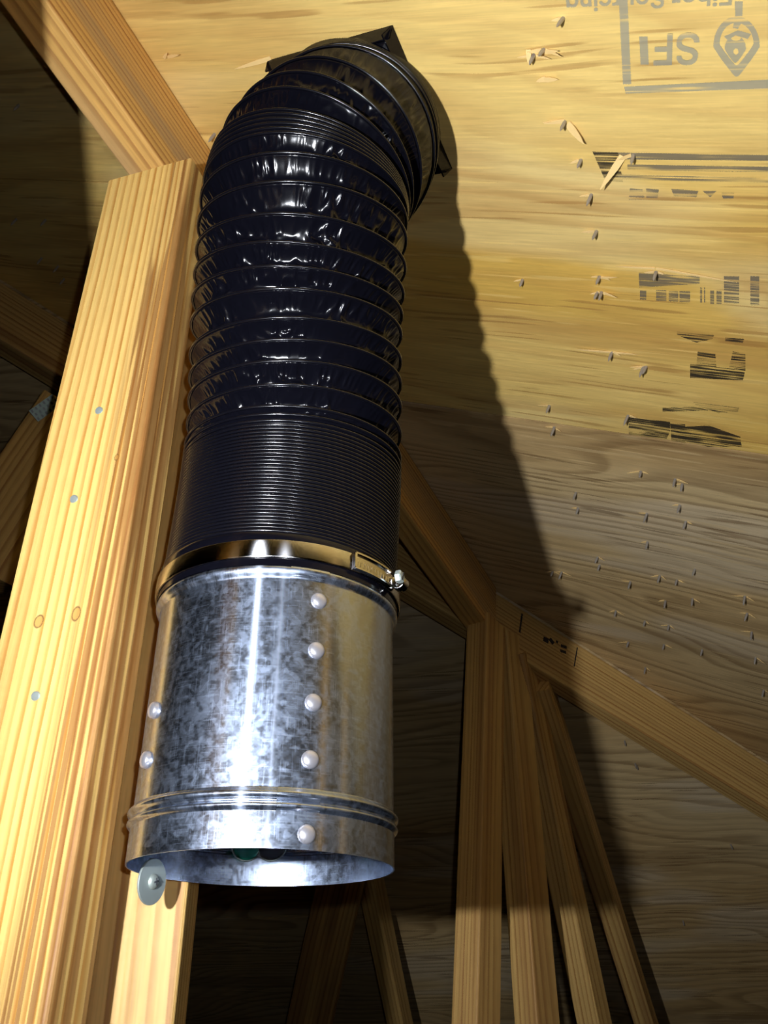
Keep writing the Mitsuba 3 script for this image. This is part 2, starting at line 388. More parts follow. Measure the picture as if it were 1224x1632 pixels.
sheet(ext.intersection(left_of_rafter).intersection(sbox(-9, -9, 9, seam_l - 0.0012)), O1, E1, E2, U1, 'plywood_pale', roof, 'dark brown plywood sheet left of the sloping rafter')
sheet(ext.intersection(left_of_rafter).intersection(sbox(-9, seam_l + 0.0012, 9, 9)), O1, E1, E2, U1, 'plywood_pale', roof, 'dark brown plywood sheet below the seam on the left')

far = thing('ceiling_001', 'dim far slope of plywood roof sheathing behind the web posts', 'ceiling', kind='structure')
h2 = c2(HB) - c2(HA)
h2 = nrm(h2)
beyond = half(c2(HA), h2, 1 if np.dot(np.array([-h2[1], h2[0]]), c2(on2(1000, 1400))) > 0 else -1)
for k in range(3):
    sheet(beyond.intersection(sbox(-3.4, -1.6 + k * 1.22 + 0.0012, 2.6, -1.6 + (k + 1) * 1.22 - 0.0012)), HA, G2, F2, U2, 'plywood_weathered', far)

# ---------------------------------------------------------------- rafters, posts and webs
cdir = nrm(CH1 - CH0)
plan_left = nrm(np.cross([0, 0, 1], cdir))
board('rafter', CH0 - cdir * 0.9, cdir, [0, 0, -1], 0.100, 0.038, np.linalg.norm(CH1 - CH0) + 0.9 - 0.03, 'fir_chord',
      'sloping rafter under the roof sheathing, running from the top left corner down behind the duct', 'rafter', pith=(0.15, 0.06))

pa, pb = np.array([-math.cos(PSI), math.sin(PSI), 0]), np.array([math.sin(PSI), math.cos(PSI), 0])
# width runs from the near right corner to the left; thickness away from the camera
def upright(name, corner, wdir, w, t, z0, z1, key, label, cat='post', **kw):
    """wdir x up gives the thickness direction"""
    o = np.array([corner[0], corner[1], EYE[2] + z0])
    return board(name, o, [0, 0, 1], wdir, w, t, z1 - z0, key, label, cat, **kw)
o = Q.copy(); o[2] = POST_TOP
board('post', o, [0, 0, -1], pa, 0.0863, 0.0375, 1.6, 'fir_post', 'large pale yellow lumber post with square cut top, close on the left', 'post', pith=PITH, offset=2.0)
o = np.array([-0.124, 0.592, EYE[2] + 0.66])
board('post', o, [0, 0, -1], [-1, 0, 0], 0.105, 0.038, 1.6, 'fir_web', 'narrow pale post right behind the large post, holding the lower end of the metal pipe', 'post', pith=(-0.04, 0.16))

hipd = HIP
o = HA - hipd * 1.7
board('rafter', o - [0, 0, 0.004], hipd, [0, 0, -1], 0.090, 0.038, 4.2, 'fir_brown',
      'long amber hip rafter with pencil marks crossing behind the web posts to the right edge', 'rafter', pith=(0.2, -0.1))

def web(p0, p1, w, t, key, label, turn=0.0, **kw):
    """A web between two points, its face of width w square to the camera, turned about its own length by 'turn' degrees."""
    p0, p1 = np.asarray(p0), np.asarray(p1)
    L = nrm(p1 - p0)
    view = nrm((p0 + p1) / 2 - EYE)
    A = nrm(np.cross(view, L))
    if A[0] < 0: A = -A                              # to the right in the picture
    B = np.cross(L, A)
    if np.dot(B, view) < 0:
        A = -A; B = np.cross(L, A)
    c, s = math.cos(math.radians(turn)), math.sin(math.radians(turn))
    A2 = c * A + s * B
    B2 = np.cross(L, A2)
    o = p0 - A2 * w / 2 - B2 * t / 2
    return board('web', o, L, A2, w, t, np.linalg.norm(p1 - p0), key, label, 'truss web', **kw)

web(at(775, 992, 1.425), at(757, 1700, 1.08), 0.038, 0.064, 'fir_web', 'nearest slanting web post right of the pipe, lit yellow at its foot', turn=28)
web(at(808, 1015, 1.485), at(862, 1700, 1.20), 0.038, 0.064, 'fir_web', 'second web post from the left in the fan of webs right of the pipe', turn=30)
web(at(826, 1040, 1.49), at(962, 1700, 1.42), 0.038, 0.064, 'fir_brown', 'third web in the fan right of the pipe, dark reddish brown', turn=20)
web(at(858, 1085, 1.50), at(1052, 1700, 1.80), 0.038, 0.064, 'fir_brown', 'rightmost and dimmest web of the fan right of the pipe', turn=10)
web(at(560, 1330, 1.70), at(478, 1700, 1.80), 0.089, 0.038, 'fir_brown', 'broad dim web leaning left in the dark below the pipe', turn=10)
web(at(578, 1340, 1.76), at(652, 1700, 1.92), 0.038, 0.064, 'fir_web', 'thin dim web leaning right in the dark below the pipe', turn=20)
web(at(-45, 912, 0.98), at(115, 662, 1.12), 0.089, 0.038, 'fir_brown', 'dim brace slanting up behind the left edge of the large post', turn=0)

upright('post', EYE + np.array([-0.238, 0.245, 0]), [-1, 0, 0], 0.089, 0.019, -0.9, 0.80, 'fir_web', 'thin board of the next truss, left of the flashlight, outside the picture')
upright('post', EYE + np.array([0.50, 0.08, 0]), [-0.3, 1, 0], 0.089, 0.038, -0.9, 0.44, 'fir_web', 'post of the next truss on the right, outside the picture')
upright('post', EYE + np.array([0.66, 0.30, 0]), [-0.3, 1, 0], 0.064, 0.038, -0.9, 0.37, 'fir_brown', 'second post of the next truss on the right, outside the picture')

# ---------------------------------------------------------------- metal pipe
ZB, ZT = EYE[2] + 0.0705, EYE[2] + 0.262
R = 0.0760
prof = []
def add(r, z): prof.append((r, EYE[2] + z))
add(R, .0705); add(R, .080); add(R, .0885)
for k in range(9):
    a = math.pi * k / 8
    add(R + 0.0022 * math.sin(a) , .0890 + .0048 * k / 8)
for k in range(1, 9):
    a = math.pi * k / 8
    add(R + 0.0026 * math.sin(a), .0942 + .0058 * k / 8)
add(R - .0004, .1008); add(R - .0004, .15); add(R - .0004, .219)
for k in range(1, 13):
    a = math.pi * k / 12
    add(R - .0004 + 0.0032 * math.sin(a), .2195 + .0095 * k / 12)
add(R - .0004, .2295); add(R - .0004, .262)
inner = [(r - 0.0008, z) for r, z in prof[::-1]]
pipe = thing('metal_pipe', 'shiny galvanized steel pipe collar with rivets, open at the bottom, clamped under the black duct', 'pipe')
put('shell', lathe_uv([prof, [prof[-1], inner[0]], inner, [inner[-1], prof[0]]], 'galvanized', 220, (AX[0], AX[1], 0)), None, pipe)
def on_pipe(px, py, r=R):
    d = ray(px, py); q = np.array([0 - AX[0], 0 - AX[1]])
    A, B, Cc = d[0] ** 2 + d[1] ** 2, d[0] * q[0] + d[1] * q[1], q @ q - r * r
    disc = max(B * B - A * Cc, 0)
    t = (-B - math.sqrt(disc)) / A
    p = EYE + t * d
    return math.atan2(p[1] - AX[1], p[0] - AX[0]), p[2]
seam_a = np.mean([on_pipe(525, 935)[0], on_pipe(513, 1140)[0], on_pipe(503, 1350)[0]])
lap = [(r + 0.0006, z) for r, z in prof if z < EYE[2] + .2297]
lap_w = 0.30
lm = lathe(lap + [(r - 0.0006, z) for r, z in lap[::-1]] + lap[:1], 24, (AX[0], AX[1], 0), seam_a - lap_w, seam_a)
put('seam_strip', lm, 'galvanized', pipe, smooth=35, label='overlapping sheet edge along the rivet row')
def rivet(angle, z, r=0.0049):
    pr = [(0, 0.0030)] + [(r * math.sin(a), 0.0030 * math.cos(a) ** 0.8) for a in np.linspace(0.15, math.pi / 2, 8)] + [(r * 1.04, -0.0012)]
    m = lathe(pr, 28)
    m.fix_normals()
    n = np.array([math.cos(angle), math.sin(angle), 0])
    m.apply_transform(frame(np.array([AX[0], AX[1], z]) + n * (R + 0.0004), np.cross([0, 0, 1], n), [0, 0, 1], n))
    put('rivet', m, 'rivet_metal', pipe, smooth=40)
for px, py in ((508, 958), (504, 1037), (499, 1120), (494, 1211), (488, 1330)):
    a, z = on_pipe(px, py)
    rivet(a, z)
left_a = on_pipe(246, 1132)[0]
for py in (1132, 1211):
    a, z = on_pipe(246 - (py - 1132) * 0.16, py)
    rivet(a, z)

# the two small fittings inside the pipe, on its far wall
for px, key, lab in ((393, 'green_rubber', 'green plug'), (433, 'dark_rubber', 'dark round plug')):
    d = ray(px, 1347); q = np.array([-AX[0], -AX[1]]); r = R - 0.004
    A, B, Cc = d[0] ** 2 + d[1] ** 2, d[0] * q[0] + d[1] * q[1], q @ q - r * r
    t = (-B + math.sqrt(B * B - A * Cc)) / A
    p = EYE + t * d
    n = nrm([AX[0] - p[0], AX[1] - p[1], 0])
    m = lathe([(0, 0.002), (0.0080, 0.002), (0.0095, 0.0008), (0.0095, -0.004)], 32)
    m.apply_transform(frame(p, np.cross([0, 0, 1], n), [0, 0, 1], n))
    put('plug', m, key, pipe, smooth=40, label=lab)
    ring = trimesh.creation.torus(0.0098, 0.0006, 40, 8)
    ring.apply_transform(frame(p, np.cross([0, 0, 1], n), [0, 0, 1], n) @ trimesh.transformations.translation_matrix([0, 0, 0.001]))
    put('plug_rim', ring, 'zinc', pipe, smooth=True)

# ---------------------------------------------------------------- flexible duct
S = np.array([[-.070, .532, .222], [-.069, .532, .262], [-.0665, .530, .320], [-.0655, .520, .388], [-.0655, .4975, .461], [-.0630, .4800, .506], [-.0585, .4650, .560], [-.0340, .4780, .628]])
TOP = bc - U1 * 0.012 + np.array([0.004, 0, 0]) - EYE
S = np.vstack([S, TOP])
u_ = np.concatenate([[0], np.cumsum(np.linalg.norm(np.diff(S, axis=0), axis=1))])
spl = CubicSpline(u_, S, bc_type=((1, np.array([0, 0, 1.0])), (1, U1)))
TOTAL = u_[-1]
RD = 0.0800
def rad(s):
    return np.interp(s, [0, 0.022, 0.032, 0.14, 0.22, 0.30, TOTAL], [0.0788, 0.0787, 0.0770, 0.0776, 0.0790, 0.0802, 0.0760])
def ring_frame(s):
    c = spl(s) + EYE
    t = nrm(spl(s, 1))
    x = nrm(np.array([1, 0, 0]) - t * t[0])
    y = np.cross(t, x)
    return c, t, x, y
THR = np.linspace(-math.pi, 0, 61)
def apex(s):
    c, t, x, y = ring_frame(s)
    p = c + rad(s) * (np.outer(np.cos(THR), x) + np.outer(np.sin(THR), y))
    return project(p)[1].min()
ss = np.linspace(0.018, TOTAL, 400)
ay = np.minimum.accumulate(np.array([apex(s) for s in ss]))
def s_at(y):
    return float(np.interp(-y, -ay, ss))
targets = [845 - 5.6 * k for k in range(31)] + [670, 660, 647, 613, 575, 541, 506, 460, 424, 385, 340, 289, 243, 211, 203.5, 196, 188.5, 181, 174, 139, 114, 90, 74, 60, 50]
ring_s = sorted({round(s_at(y), 5) for y in targets if 0.02 < s_at(y) < TOTAL - 1e-4} | {TOTAL})
ring_s = sorted([q for q in ring_s if q < TOTAL - 0.088] + [TOTAL - q for q in (0.079, 0.068, 0.058, 0.049, 0.041, 0.034, 0.0275, 0.0215, 0.016, 0.011, 0.0065, 0.003, 0.0)])
rs = [ring_s[0]]
for s in ring_s[1:]:
    if s - rs[-1] > 0.0016:
        rs.append(s)
duct = thing('flexible_duct', 'black ribbed flexible duct bending from the roof boot down to the metal pipe', 'duct')
NT = 480
th = np.linspace(0, 2 * math.pi, NT, endpoint=False)
rows = []
prev = None
cuff = np.linspace(0.004, rs[0], 6)
allrings = list(rs)
for s in cuff[:-1]:
    c, t, x, y = ring_frame(s)
    rr = rad(s) + 0.0016 * np.exp(-((s - 0.024) / 0.003) ** 2)
    rows.append(c + rr * (np.outer(np.cos(th), x) + np.outer(np.sin(th), y)))
for i in range(len(rs) - 1):
    s0, s1 = rs[i], rs[i + 1]
    gap = s1 - s0
    n = 4 if gap < 0.004 else 16
    depth = min(0.0100, 0.60 * gap) if gap > 0.004 else 0.0016
    for k in range(n):
        tt = k / n
        s = s0 + gap * tt
        c, t, x, y = ring_frame(s)
        base = rad(s)
        env = math.sin(math.pi * tt ** 0.62)
        r = np.full(NT, base - depth * max(env, 0) ** 0.8)
        if gap > 0.006:
            e2 = math.sin(math.pi * min(1, tt ** 0.45)) ** 1.2
            ck = np.stack([np.cos(th) * 3.2, np.sin(th) * 3.2, np.full(NT, tt * 0.9 + 7.7 * i)], -1)
            w1_ = meshkit.noise(ck, 3 + i) - 0.5
            fold = 1 - 2 * np.abs(meshkit.noise(ck * np.array([2.6, 2.6, 1.5]), 40 + i) - 0.5)
            patch = np.clip((meshkit.noise(ck * np.array([0.9, 0.9, 0.8]), 70 + i) - 0.35) * 3, 0, 1)
            pleat = 1 - 2 * np.abs(meshkit.noise(ck * np.array([6.5, 6.5, 1.2]), 110 + i) - 0.5)
            low = math.sin(math.pi * np.clip((tt - 0.45) / 0.55, 0, 1))
            r += low * min(1, gap / 0.014) * 0.0021 * np.clip(patch + 0.35, 0, 1) * (pleat ** 2.5 - 0.35)
            r += e2 * min(1, gap / 0.014) * (0.0030 * w1_ + 0.0058 * patch * (fold ** 2.2 - 0.40))
        rows.append(c + r[:, None] * (np.outer(np.cos(th), x) + np.outer(np.sin(th), y)))
c, t, x, y = ring_frame(rs[-1])
rows.append(c + rad(rs[-1]) * (np.outer(np.cos(th), x) + np.outer(np.sin(th), y)))
P = np.array(rows)
P = np.concatenate([P, P[:, :1]], 1)
m = grid_mesh(P)
m.merge_vertices(digits_vertex=7)
put('film', m, 'film_plastic', duct, smooth=True)
tr = trimesh.creation.torus(1.0, 0.0, 4, 3)
def ring_mesh(s, rmaj, rmin, nt=150, nm=8):
    c, t, x, y = ring_frame(s)
    a, b = np.linspace(0, 2 * math.pi, nt + 1), np.linspace(0, 2 * math.pi, nm + 1)
    rr = rmaj + rmin * np.cos(b)[:, None] * np.ones(nt + 1)
    P = c + rr[..., None] * (np.cos(a)[None, :, None] * x + np.sin(a)[None, :, None] * y) + (rmin * np.sin(b))[:, None, None] * t
    mm = grid_mesh(P); mm.merge_vertices(digits_vertex=8); mm.fix_normals()
    return mm
for i, s in enumerate(rs[:-1]):
    put('rib', ring_mesh(s, rad(s), 0.0011), 'rib_plastic', duct, smooth=True)

# square boot at the roof opening
c, t, x, y = ring_frame(TOTAL)
ringp = c + rad(TOTAL) * (np.outer(np.cos(th), x) + np.outer(np.sin(th), y))
sq = []
for p in ringp:
    q = np.array([(p - bc) @ bx, (p - bc) @ by])
    k = BS / 2 / np.max(np.abs(q))
    sq.append(bc + (q[0] * k) * bx + (q[1] * k) * by - 0.0015 * U1)
sq = np.array(sq)
rows = [ringp * (1 - f) + sq * f + 0.0012 * f * (1 - f) * 4 * (meshkit.noise(np.stack([np.cos(th) * 5, np.sin(th) * 5, th * 0 + f * 3], -1), 5)[:, None] - 0.5) * U1 for f in np.linspace(0, 1, 10)]
P = np.array(rows); P = np.concatenate([P, P[:, :1]], 1)
m = grid_mesh(P); m.merge_vertices(digits_vertex=7)
put('collar', m, 'film_plastic', duct, smooth=50, label='black square collar spread against the sheathing')
# the turned-down edge of the collar: a thin flap on each side
for k, (a_, b_) in enumerate((((-1, -1), (1, -1)), ((-1, -1), (-1, 1)), ((-1, 1), (1, 1)), ((1, -1), (1, 1)))):
    A_, B_ = [bc + BS / 2 * 1.02 * (v[0] * bx + v[1] * by) for v in (a_, b_)]
    n = 26
    tt = np.linspace(0, 1, n)
    inward = nrm(bc - (A_ + B_) / 2)
    base = A_ + np.outer(tt, B_ - A_)
    dep = 0.010 + 0.004 * meshkit.noise(np.stack([tt * 5, tt * 0 + k, tt * 0], -1), 2)
    Pf = np.stack([base - 0.0008 * U1, base - 0.0045 * U1 + inward * 0.001, base - np.outer(dep, U1) + inward * 0.004], 0)
    Pb = Pf + inward * 0.0012
    mf = grid_mesh(np.concatenate([Pf, Pb[::-1], Pf[:1]], 0))
    put('flap', mf, 'film_plastic', duct, smooth=50)

# ---------------------------------------------------------------- hose clamp
clamp = thing('hose_clamp', 'shiny stainless worm drive hose clamp around the lower end of the black duct', 'clamp')
z0, z1, rc = EYE[2] + .2308, EYE[2] + .2424, 0.0800
band = [(rc, z0), (rc + .0007, z0 + .0008), (rc + .0008, (z0 + z1) / 2), (rc + .0007, z1 - .0008), (rc, z1), (rc - .0008, z1), (rc - .0008, z0), (rc, z0)]
put('band', lathe_uv([band[:5], band[4:6], band[5:7], band[6:8]], 'brushed_steel', 240, (AX[0], AX[1], 0)), None, clamp)
ang0, zz = on_pipe(562, 884, rc)
ang1, zz1 = on_pipe(616, 922, rc)
zc = (z0 + z1) / 2
am = (ang0 + ang1) / 2
# screw housing: shallow saddle with rounded ends, slots cut across the band
span = ang1 - ang0
def arc_block(a0, a1, za, zb, r0, r1, n=16):
    a = np.linspace(a0, a1, n)
    ring = [(r0, za), (r1, za + .0004), (r1 + .0003, za + .0012), (r1 + .0003, zb - .0012), (r1, zb - .0004), (r0, zb), (r0, za)]
    Pq = np.array([[[AX[0] + r * math.cos(q), AX[1] + r * math.sin(q), z] for q in a] for r, z in ring])
    mm = grid_mesh(Pq)
    caps = []
    for k in (0, n - 1):
        pts = Pq[:-1, k]
        f = [[0, j, j + 1] for j in range(1, len(pts) - 1)]
        caps.append(trimesh.Trimesh(pts, f, process=False))
    mm = trimesh.util.concatenate([mm] + caps)
    return mm
put('tail', arc_block(ang0 - 0.01, ang1 + 0.06, z0 + .0001, z1 - .0001, rc + .0006, rc + .0018), 'stainless', clamp, smooth=30)
for zz_ in (z0 + .0003, z1 - .0013):
    put('housing_lip', arc_block(ang0, ang1, zz_, zz_ + .0012, rc + .0015, rc + .0034), 'stainless', clamp, smooth=30)
put('housing_lip', arc_block(ang0 - .008, ang0 + .012, z0 + .0003, z1 - .0003, rc + .0015, rc + .0034), 'stainless', clamp, smooth=30)
for k in range(11):
    a = ang0 + 0.03 + (span - 0.05) * k / 10
    n = np.array([math.cos(a), math.sin(a), 0]); tg = np.cross([0, 0, 1], n)
    mm = trimesh.creation.capsule(height=0.0050, radius=0.0006, count=[8, 8])
    tilt = trimesh.transformations.rotation_matrix(math.radians(-12), [1, 0, 0])
    mm.apply_transform(frame(np.array([AX[0], AX[1], zc]) + n * (rc + .0021), n, tg, [0, 0, 1]) @ tilt @ trimesh.transformations.translation_matrix([0, 0, -0.0025]))
    put('thread', mm, 'stainless', clamp, smooth=40)
n = np.array([math.cos(ang1), math.sin(ang1), 0]); tg = np.cross([0, 0, 1], n)
ctr = np.array([AX[0], AX[1], zc]) + n * (rc + .0055)
mm = lathe([(0, 0.0), (.0035, 0.0), (.0047, .0006), (.0050, .002), (.0050, .007), (.0045, .0078), (0, .0078)], 28)
mm.apply_transform(frame(ctr + tg * 0.004, n, [0, 0, 1], tg))
put('saddle', mm, 'stainless', clamp, smooth=35)
mm = lathe([(0, .0), (.0036, .0), (.0042, .0005), (.0042, .0034), (.0034, .0042), (.0010, .0044), (0, .0044)], 6)
mm.apply_transform(frame(ctr + n * 0.002 - tg * 0.001, tg, [0, 0, 1], np.cross(tg, [0, 0, 1])))
scr = put('screw', mm, 'zinc', clamp, label='slotted hex screw head')
mm = trimesh.creation.box([.0064, .0010, .0010]); mm.apply_transform(frame(ctr + n * 0.0062 - tg * 0.001, nrm(tg * .5 + np.array([0, 0, 1])), np.cross(n, nrm(tg * .5 + np.array([0, 0, 1]))), n))
put('slot', mm, 'dark_rubber', scr)

# ---------------------------------------------------------------- washer and screw
wc = np.array([-0.1325, 0.5700, 0])
d = ray(242, 1405); tw = 0.5500 / d[1]
wc = EYE + d * tw
wn = nrm([0.92, -0.40, -0.06])
wx = nrm(np.cross([0, 0, 1], wn)); wy = np.cross(wn, wx)
washer = put('fender_washer', None or (lambda mm: (mm.apply_transform(frame(wc, wx, wy, wn)), mm)[1])(lathe([(.0028, -.0007), (.0125, -.0007), (.0128, -.0004), (.0128, .0004), (.0125, .0007), (.0028, .0007), (.0028, -.0007)], 64)), 'zinc', None, smooth=35,
             label='round grey fender washer pinning the lower left rim of the metal pipe to the post', cat='washer')
screw = thing('screw', 'small cross-head screw through the middle of the fender washer', 'screw')
mm = lathe([(0, .0026), (.0022, .0025), (.0036, .0018), (.0042, .0008), (.0044, 0.0), (.0030, -.0006), (.0017, -.003), (.0016, -.005), (0, -.007)], 32)
mm.apply_transform(frame(wc + wn * .0008, wx, wy, wn))
put('head', mm, 'zinc', screw, smooth=35)
for k in (0.3, 0.3 + math.pi / 2):
    mm = trimesh.creation.box([.0042, .0009, .0008])
    mm.apply_transform(frame(wc + wn * .0033, wx, wy, wn) @ trimesh.transformations.rotation_matrix(k, [0, 0, 1]))
    put('recess', mm, 'dark_rubber', screw)

# ---------------------------------------------------------------- nails through the sheathing, splinters
def nail_mesh(p, d, length, r=0.0016):
    d = nrm(d)
    x = nrm(np.cross(d, [0.3, 1, 0.2])); y = np.cross(d, x)
    m = lathe([(r, -0.004), (r, length * 0.62), (r * 0.62, length * 0.82), (r * 0.12, length), (0, length)], 8)
    m.apply_transform(frame(p, x, y, d))
    return m
def splinter(parent, p, d, length, w, t, up):
    """A sliver of wood torn out of the sheathing: rooted at p, standing off along d."""
    d = nrm(d); b = nrm(np.cross(up, d)); h = np.cross(d, b)
    pts = []
    for f, sc in ((0, 1.0), (0.35, 1.0), (0.75, 0.6), (1.0, 0.08)):
        for sx, sy in ((-1, -1), (1, -1), (1, 1), (-1, 1)):
            pts.append(p + d * length * f + b * sx * w / 2 * sc + h * sy * t / 2 * sc)
    f = []
    for k in range(3):
        for j in range(4):
            a, b2, c, e = 4 * k + j, 4 * k + (j + 1) % 4, 4 * k + 4 + (j + 1) % 4, 4 * k + 4 + j
            f += [[a, b2, c], [a, c, e]]
    f += [[0, 2, 1], [0, 3, 2], [12, 13, 14], [12, 14, 15]]
    put('splinter', trimesh.Trimesh(np.array(pts), f, process=False), 'splinter_wood', parent)

def crop(x0, y0, k, pts): return [(x0 + k * a, y0 + k * b) for a, b in pts]
near_nails = crop(740, 340, .3954, [(533, 72), (235, 268), (545, 255), (537, 318), (553, 318), (773, 236), (595, 560), (722, 618), (733, 618), (343, 775), (363, 862), (660, 815)]) + \
    crop(740, 0, .3954, [(398, 74), (280, 222), (320, 200), (405, 490), (470, 645), (682, 625), (512, 785)]) + \
    crop(640, 680, .477, [(510, 6), (800, 150), (914, 175), (938, 192), (583, 220), (590, 272), (820, 290), (822, 385), (655, 436), (662, 462), (505, 484), (535, 486), (863, 498), (920, 512), (980, 476), (765, 518), (882, 582),
     (972, 575), (1147, 567), (1155, 624), (1170, 686), (893, 664), (813, 650), (716, 616), (877, 728), (1005, 745), (1183, 772), (758, 720), (815, 805), (930, 262), (950, 317), (1210, 880)])
left_nails = crop(0, 260, .2778, [(262, 325), (240, 545), (368, 665), (188, 878), (285, 1050), (95, 320), (335, 590)]) + crop(0, 0, .376, [(80, 445), (910, 568)])
deck_top = O1
for k, (px, py) in enumerate(near_nails):
    p = on1(px, py)
    d = -U1 + 0.10 * np.array([rng.uniform(-1, 1), rng.uniform(-1, 1), 0]) + np.array([0, 0, 0])
    L_ = rng.uniform(0.010, 0.015)
    torn = rng.random() < 0.75
    where = 'pale plywood among the mill stamps' if c1(p)[1] < seam else 'weathered brown plywood above the amber rafter'
    put('nail', nail_mesh(p, d, L_), 'nail_steel', None, 35, label=f"grey nail point {'with torn splinters' if torn else 'without splinters'} poking through the {where}", cat='nail', group=f"nail points {'with' if torn else 'without'} splinters in the {where.split(' plywood')[0]} sheathing")
    if torn:
        for q in range(rng.choice((1, 1, 2))):
            sg = rng.choice((-1, 1))
            d = E1 * sg * rng.uniform(0.8, 1.2) - U1 * rng.uniform(0.15, 0.5) + E2 * rng.uniform(-.15, .15)
            splinter(roof, p + E1 * sg * 0.002 - U1 * 0.0003, d, rng.uniform(0.006, 0.016), rng.uniform(.0015, .003), .0008, U1)
for k, (px, py) in enumerate(left_nails):
    p = on1(px, py)
    put('nail', nail_mesh(p, -U1, rng.uniform(0.010, 0.014)), 'nail_steel', None, 35, label='dim nail point poking through the dark plywood left of the duct', cat='nail', group='nail points through the dark sheathing')
far_nails = crop(640, 680, .477, [(610, 905), (745, 1050), (780, 1125)]) + crop(640, 1200, .477, [(1065, 100), (785, 40), (1100, 305), (940, 560)])
for px, py in far_nails:
    put('nail', nail_mesh(on2(px, py), -U2, 0.014), 'nail_steel', None, 35, label='tiny nail point in the far sheathing below the amber rafter', cat='nail', group='nail points through the far sheathing')
# the large torn slivers
for (x0, y0, x1, y1, w, off) in ((905, 196, 935, 221, .006, .35), (900, 192, 868, 191, .003, .2), (993, 248, 962, 288, .006, .45), (843, 78, 846, 99, .004, .4), (868, 82, 893, 76, .003, .3), (866, 126, 890, 124, .004, .15), (870, 124, 856, 128, .004, .15),
                           (1046, 427, 1170, 446, .002, .03), (1044, 427, 985, 423, .002, .03), (975, 561, 920, 554, .0022, .06), (977, 561, 1016, 563, .0018, .05), (955, 442, 985, 437, .002, .2), (432, 92, 380, 105, .004, .1), (268, 90, 290, 82, .003, .25), (262, 92, 270, 80, .003, .3)):
    p0, p1 = on1(x0, y0), on1(x1, y1)
    L = np.linalg.norm(p1 - p0)
    splinter(roof, p0 - U1 * .0006, (p1 - p0) - U1 * L * off, L * 1.05, w, .0011, U1)

# nails seen flush in the large post
for px, py, which in ((158, 655, 'topmost'), (118, 796, 'middle'), (57, 1110, 'lowest')):
    p, nn = on_post(px, py)
    nn = nn if nn[1] < 0 else -nn
    m = lathe([(0, .0010), (.0027, .0009), (.0033, .0003), (.0033, -.002), (0, -.002)], 18)
    tl = nrm(nn + np.array([0.0, 0, -0.35]))
    xx = nrm(np.cross([0, 0, 1], tl)); m.apply_transform(frame(p, xx, np.cross(tl, xx), tl))
    put('nail', m, 'zinc', None, 35, label=f'flat grey nail head, {which} of the three in the face of the large yellow post', cat='nail', group='nail heads in the large post')

# ---------------------------------------------------------------- mill stamps, flat print on the pale sheet
def stamp(poly, key, name='stamp', label=None):
    """Flat print: poly in the sheet's own plane (metres along and across the grain)."""
    for g in getattr(poly, 'geoms', [poly]):
        if g.geom_type != 'Polygon' or g.area < 1e-9: continue
        m = trimesh.creation.extrude_polygon(g, 0.00012, engine='earcut')
        uv = m.vertices[:, :2].copy()
        v = O1 + m.vertices[:, :1] * E1 + m.vertices[:, 1:2] * E2 - (m.vertices[:, 2:3] + 0.0001) * U1
        mm = trimesh.Trimesh(v, m.faces[:, ::-1], process=False)
        yield mm, uv
def stamp_put(polys, key, name, label=None):
    ms, uvs = [], []
    for poly in polys:
        for mm, uv in stamp(poly, key):
            ms.append(mm); uvs.append(uv)
    mm = trimesh.util.concatenate(ms)
    put(name, mm, key, roof, False, np.vstack(uvs), label)
def quad(pts): return Polygon([c1(on1(x, y)) for x, y in pts])
stamp_put([quad([(985, -30), (999, -30), (1006, 134), (993, 134)]), quad([(995, 138), (1240, 126), (1240, 140), (997, 149)])], 'ink_grey', 'stamp_frame', 'grey printed frame of the mill stamp')
# upside-down letters
g0, gx, gy = c1(on1(1120, 50)), c1(on1(1018, 53)), c1(on1(1122, 100))
ex = nrm(gx - g0); ey = gy - g0; ey = nrm(ey - ex * np.dot(ex, ey))
def letters(text, origin_px, height, key, name, label, bold=True, stretch=1.0):
    tm = meshkit.text_mesh(text, height, 0.0001, bold)
    o2 = c1(on1(*origin_px))
    v2 = o2 + np.outer(tm.vertices[:, 0] * stretch, ex) + np.outer(tm.vertices[:, 1], ey)
    v = O1 + v2[:, :1] * E1 + v2[:, 1:2] * E2 - (tm.vertices[:, 2:3] + 0.0002) * U1
    mm = trimesh.Trimesh(v, tm.faces, process=False); mm.fix_normals()
    put(name, mm, key, roof, False, v2, label)
letters('SF', (1119, 53), 0.0225, 'ink_grey', 'stamp_text', 'upside-down printed letters S and F of SFI', stretch=0.92)
stamp_put([quad([(1019, 58), (1032, 58), (1034, 103), (1021, 103)])], 'ink_grey', 'stamp_text', 'upside-down printed letter I of SFI')
letters('Fiber Sourcing', (1172, -23), 0.0125, 'ink_grey', 'stamp_text', 'upside-down printed words cut by the top of the picture')
def px_ellipse(cx, cy, rx, ry, point=0.0, n=40):
    out = []
    for k in range(n):
        a = 2 * math.pi * k / n
        yy = math.sin(a); xx = math.cos(a) * (1 - point * max(0, yy) ** 1.0 * 0.75)
        out.append((cx + rx * xx, cy + ry * yy))
    return out
leaf = quad(px_ellipse(1174, 74, 37, 48, 0.9)).difference(quad(px_ellipse(1174, 70, 27, 34, 0.9)))
core = quad(px_ellipse(1172, 78, 17, 22, 0.8)).difference(quad(px_ellipse(1173, 60, 8, 5))).difference(quad(px_ellipse(1173, 82, 4, 5)))
wing = quad([(1154, 58), (1176, 48), (1197, 54), (1192, 62), (1172, 56), (1160, 64)])
stem = quad([(1171, 2), (1184, 2), (1183, 34), (1176, 46), (1168, 44), (1172, 24)])
stamp_put([leaf, core, wing, stem], 'ink_grey', 'stamp_emblem', 'grey printed leaf emblem')
stamp_put([quad([(944, 241), (985, 243), (993, 290), (965, 288)])], 'ink_black', 'stamp_block')
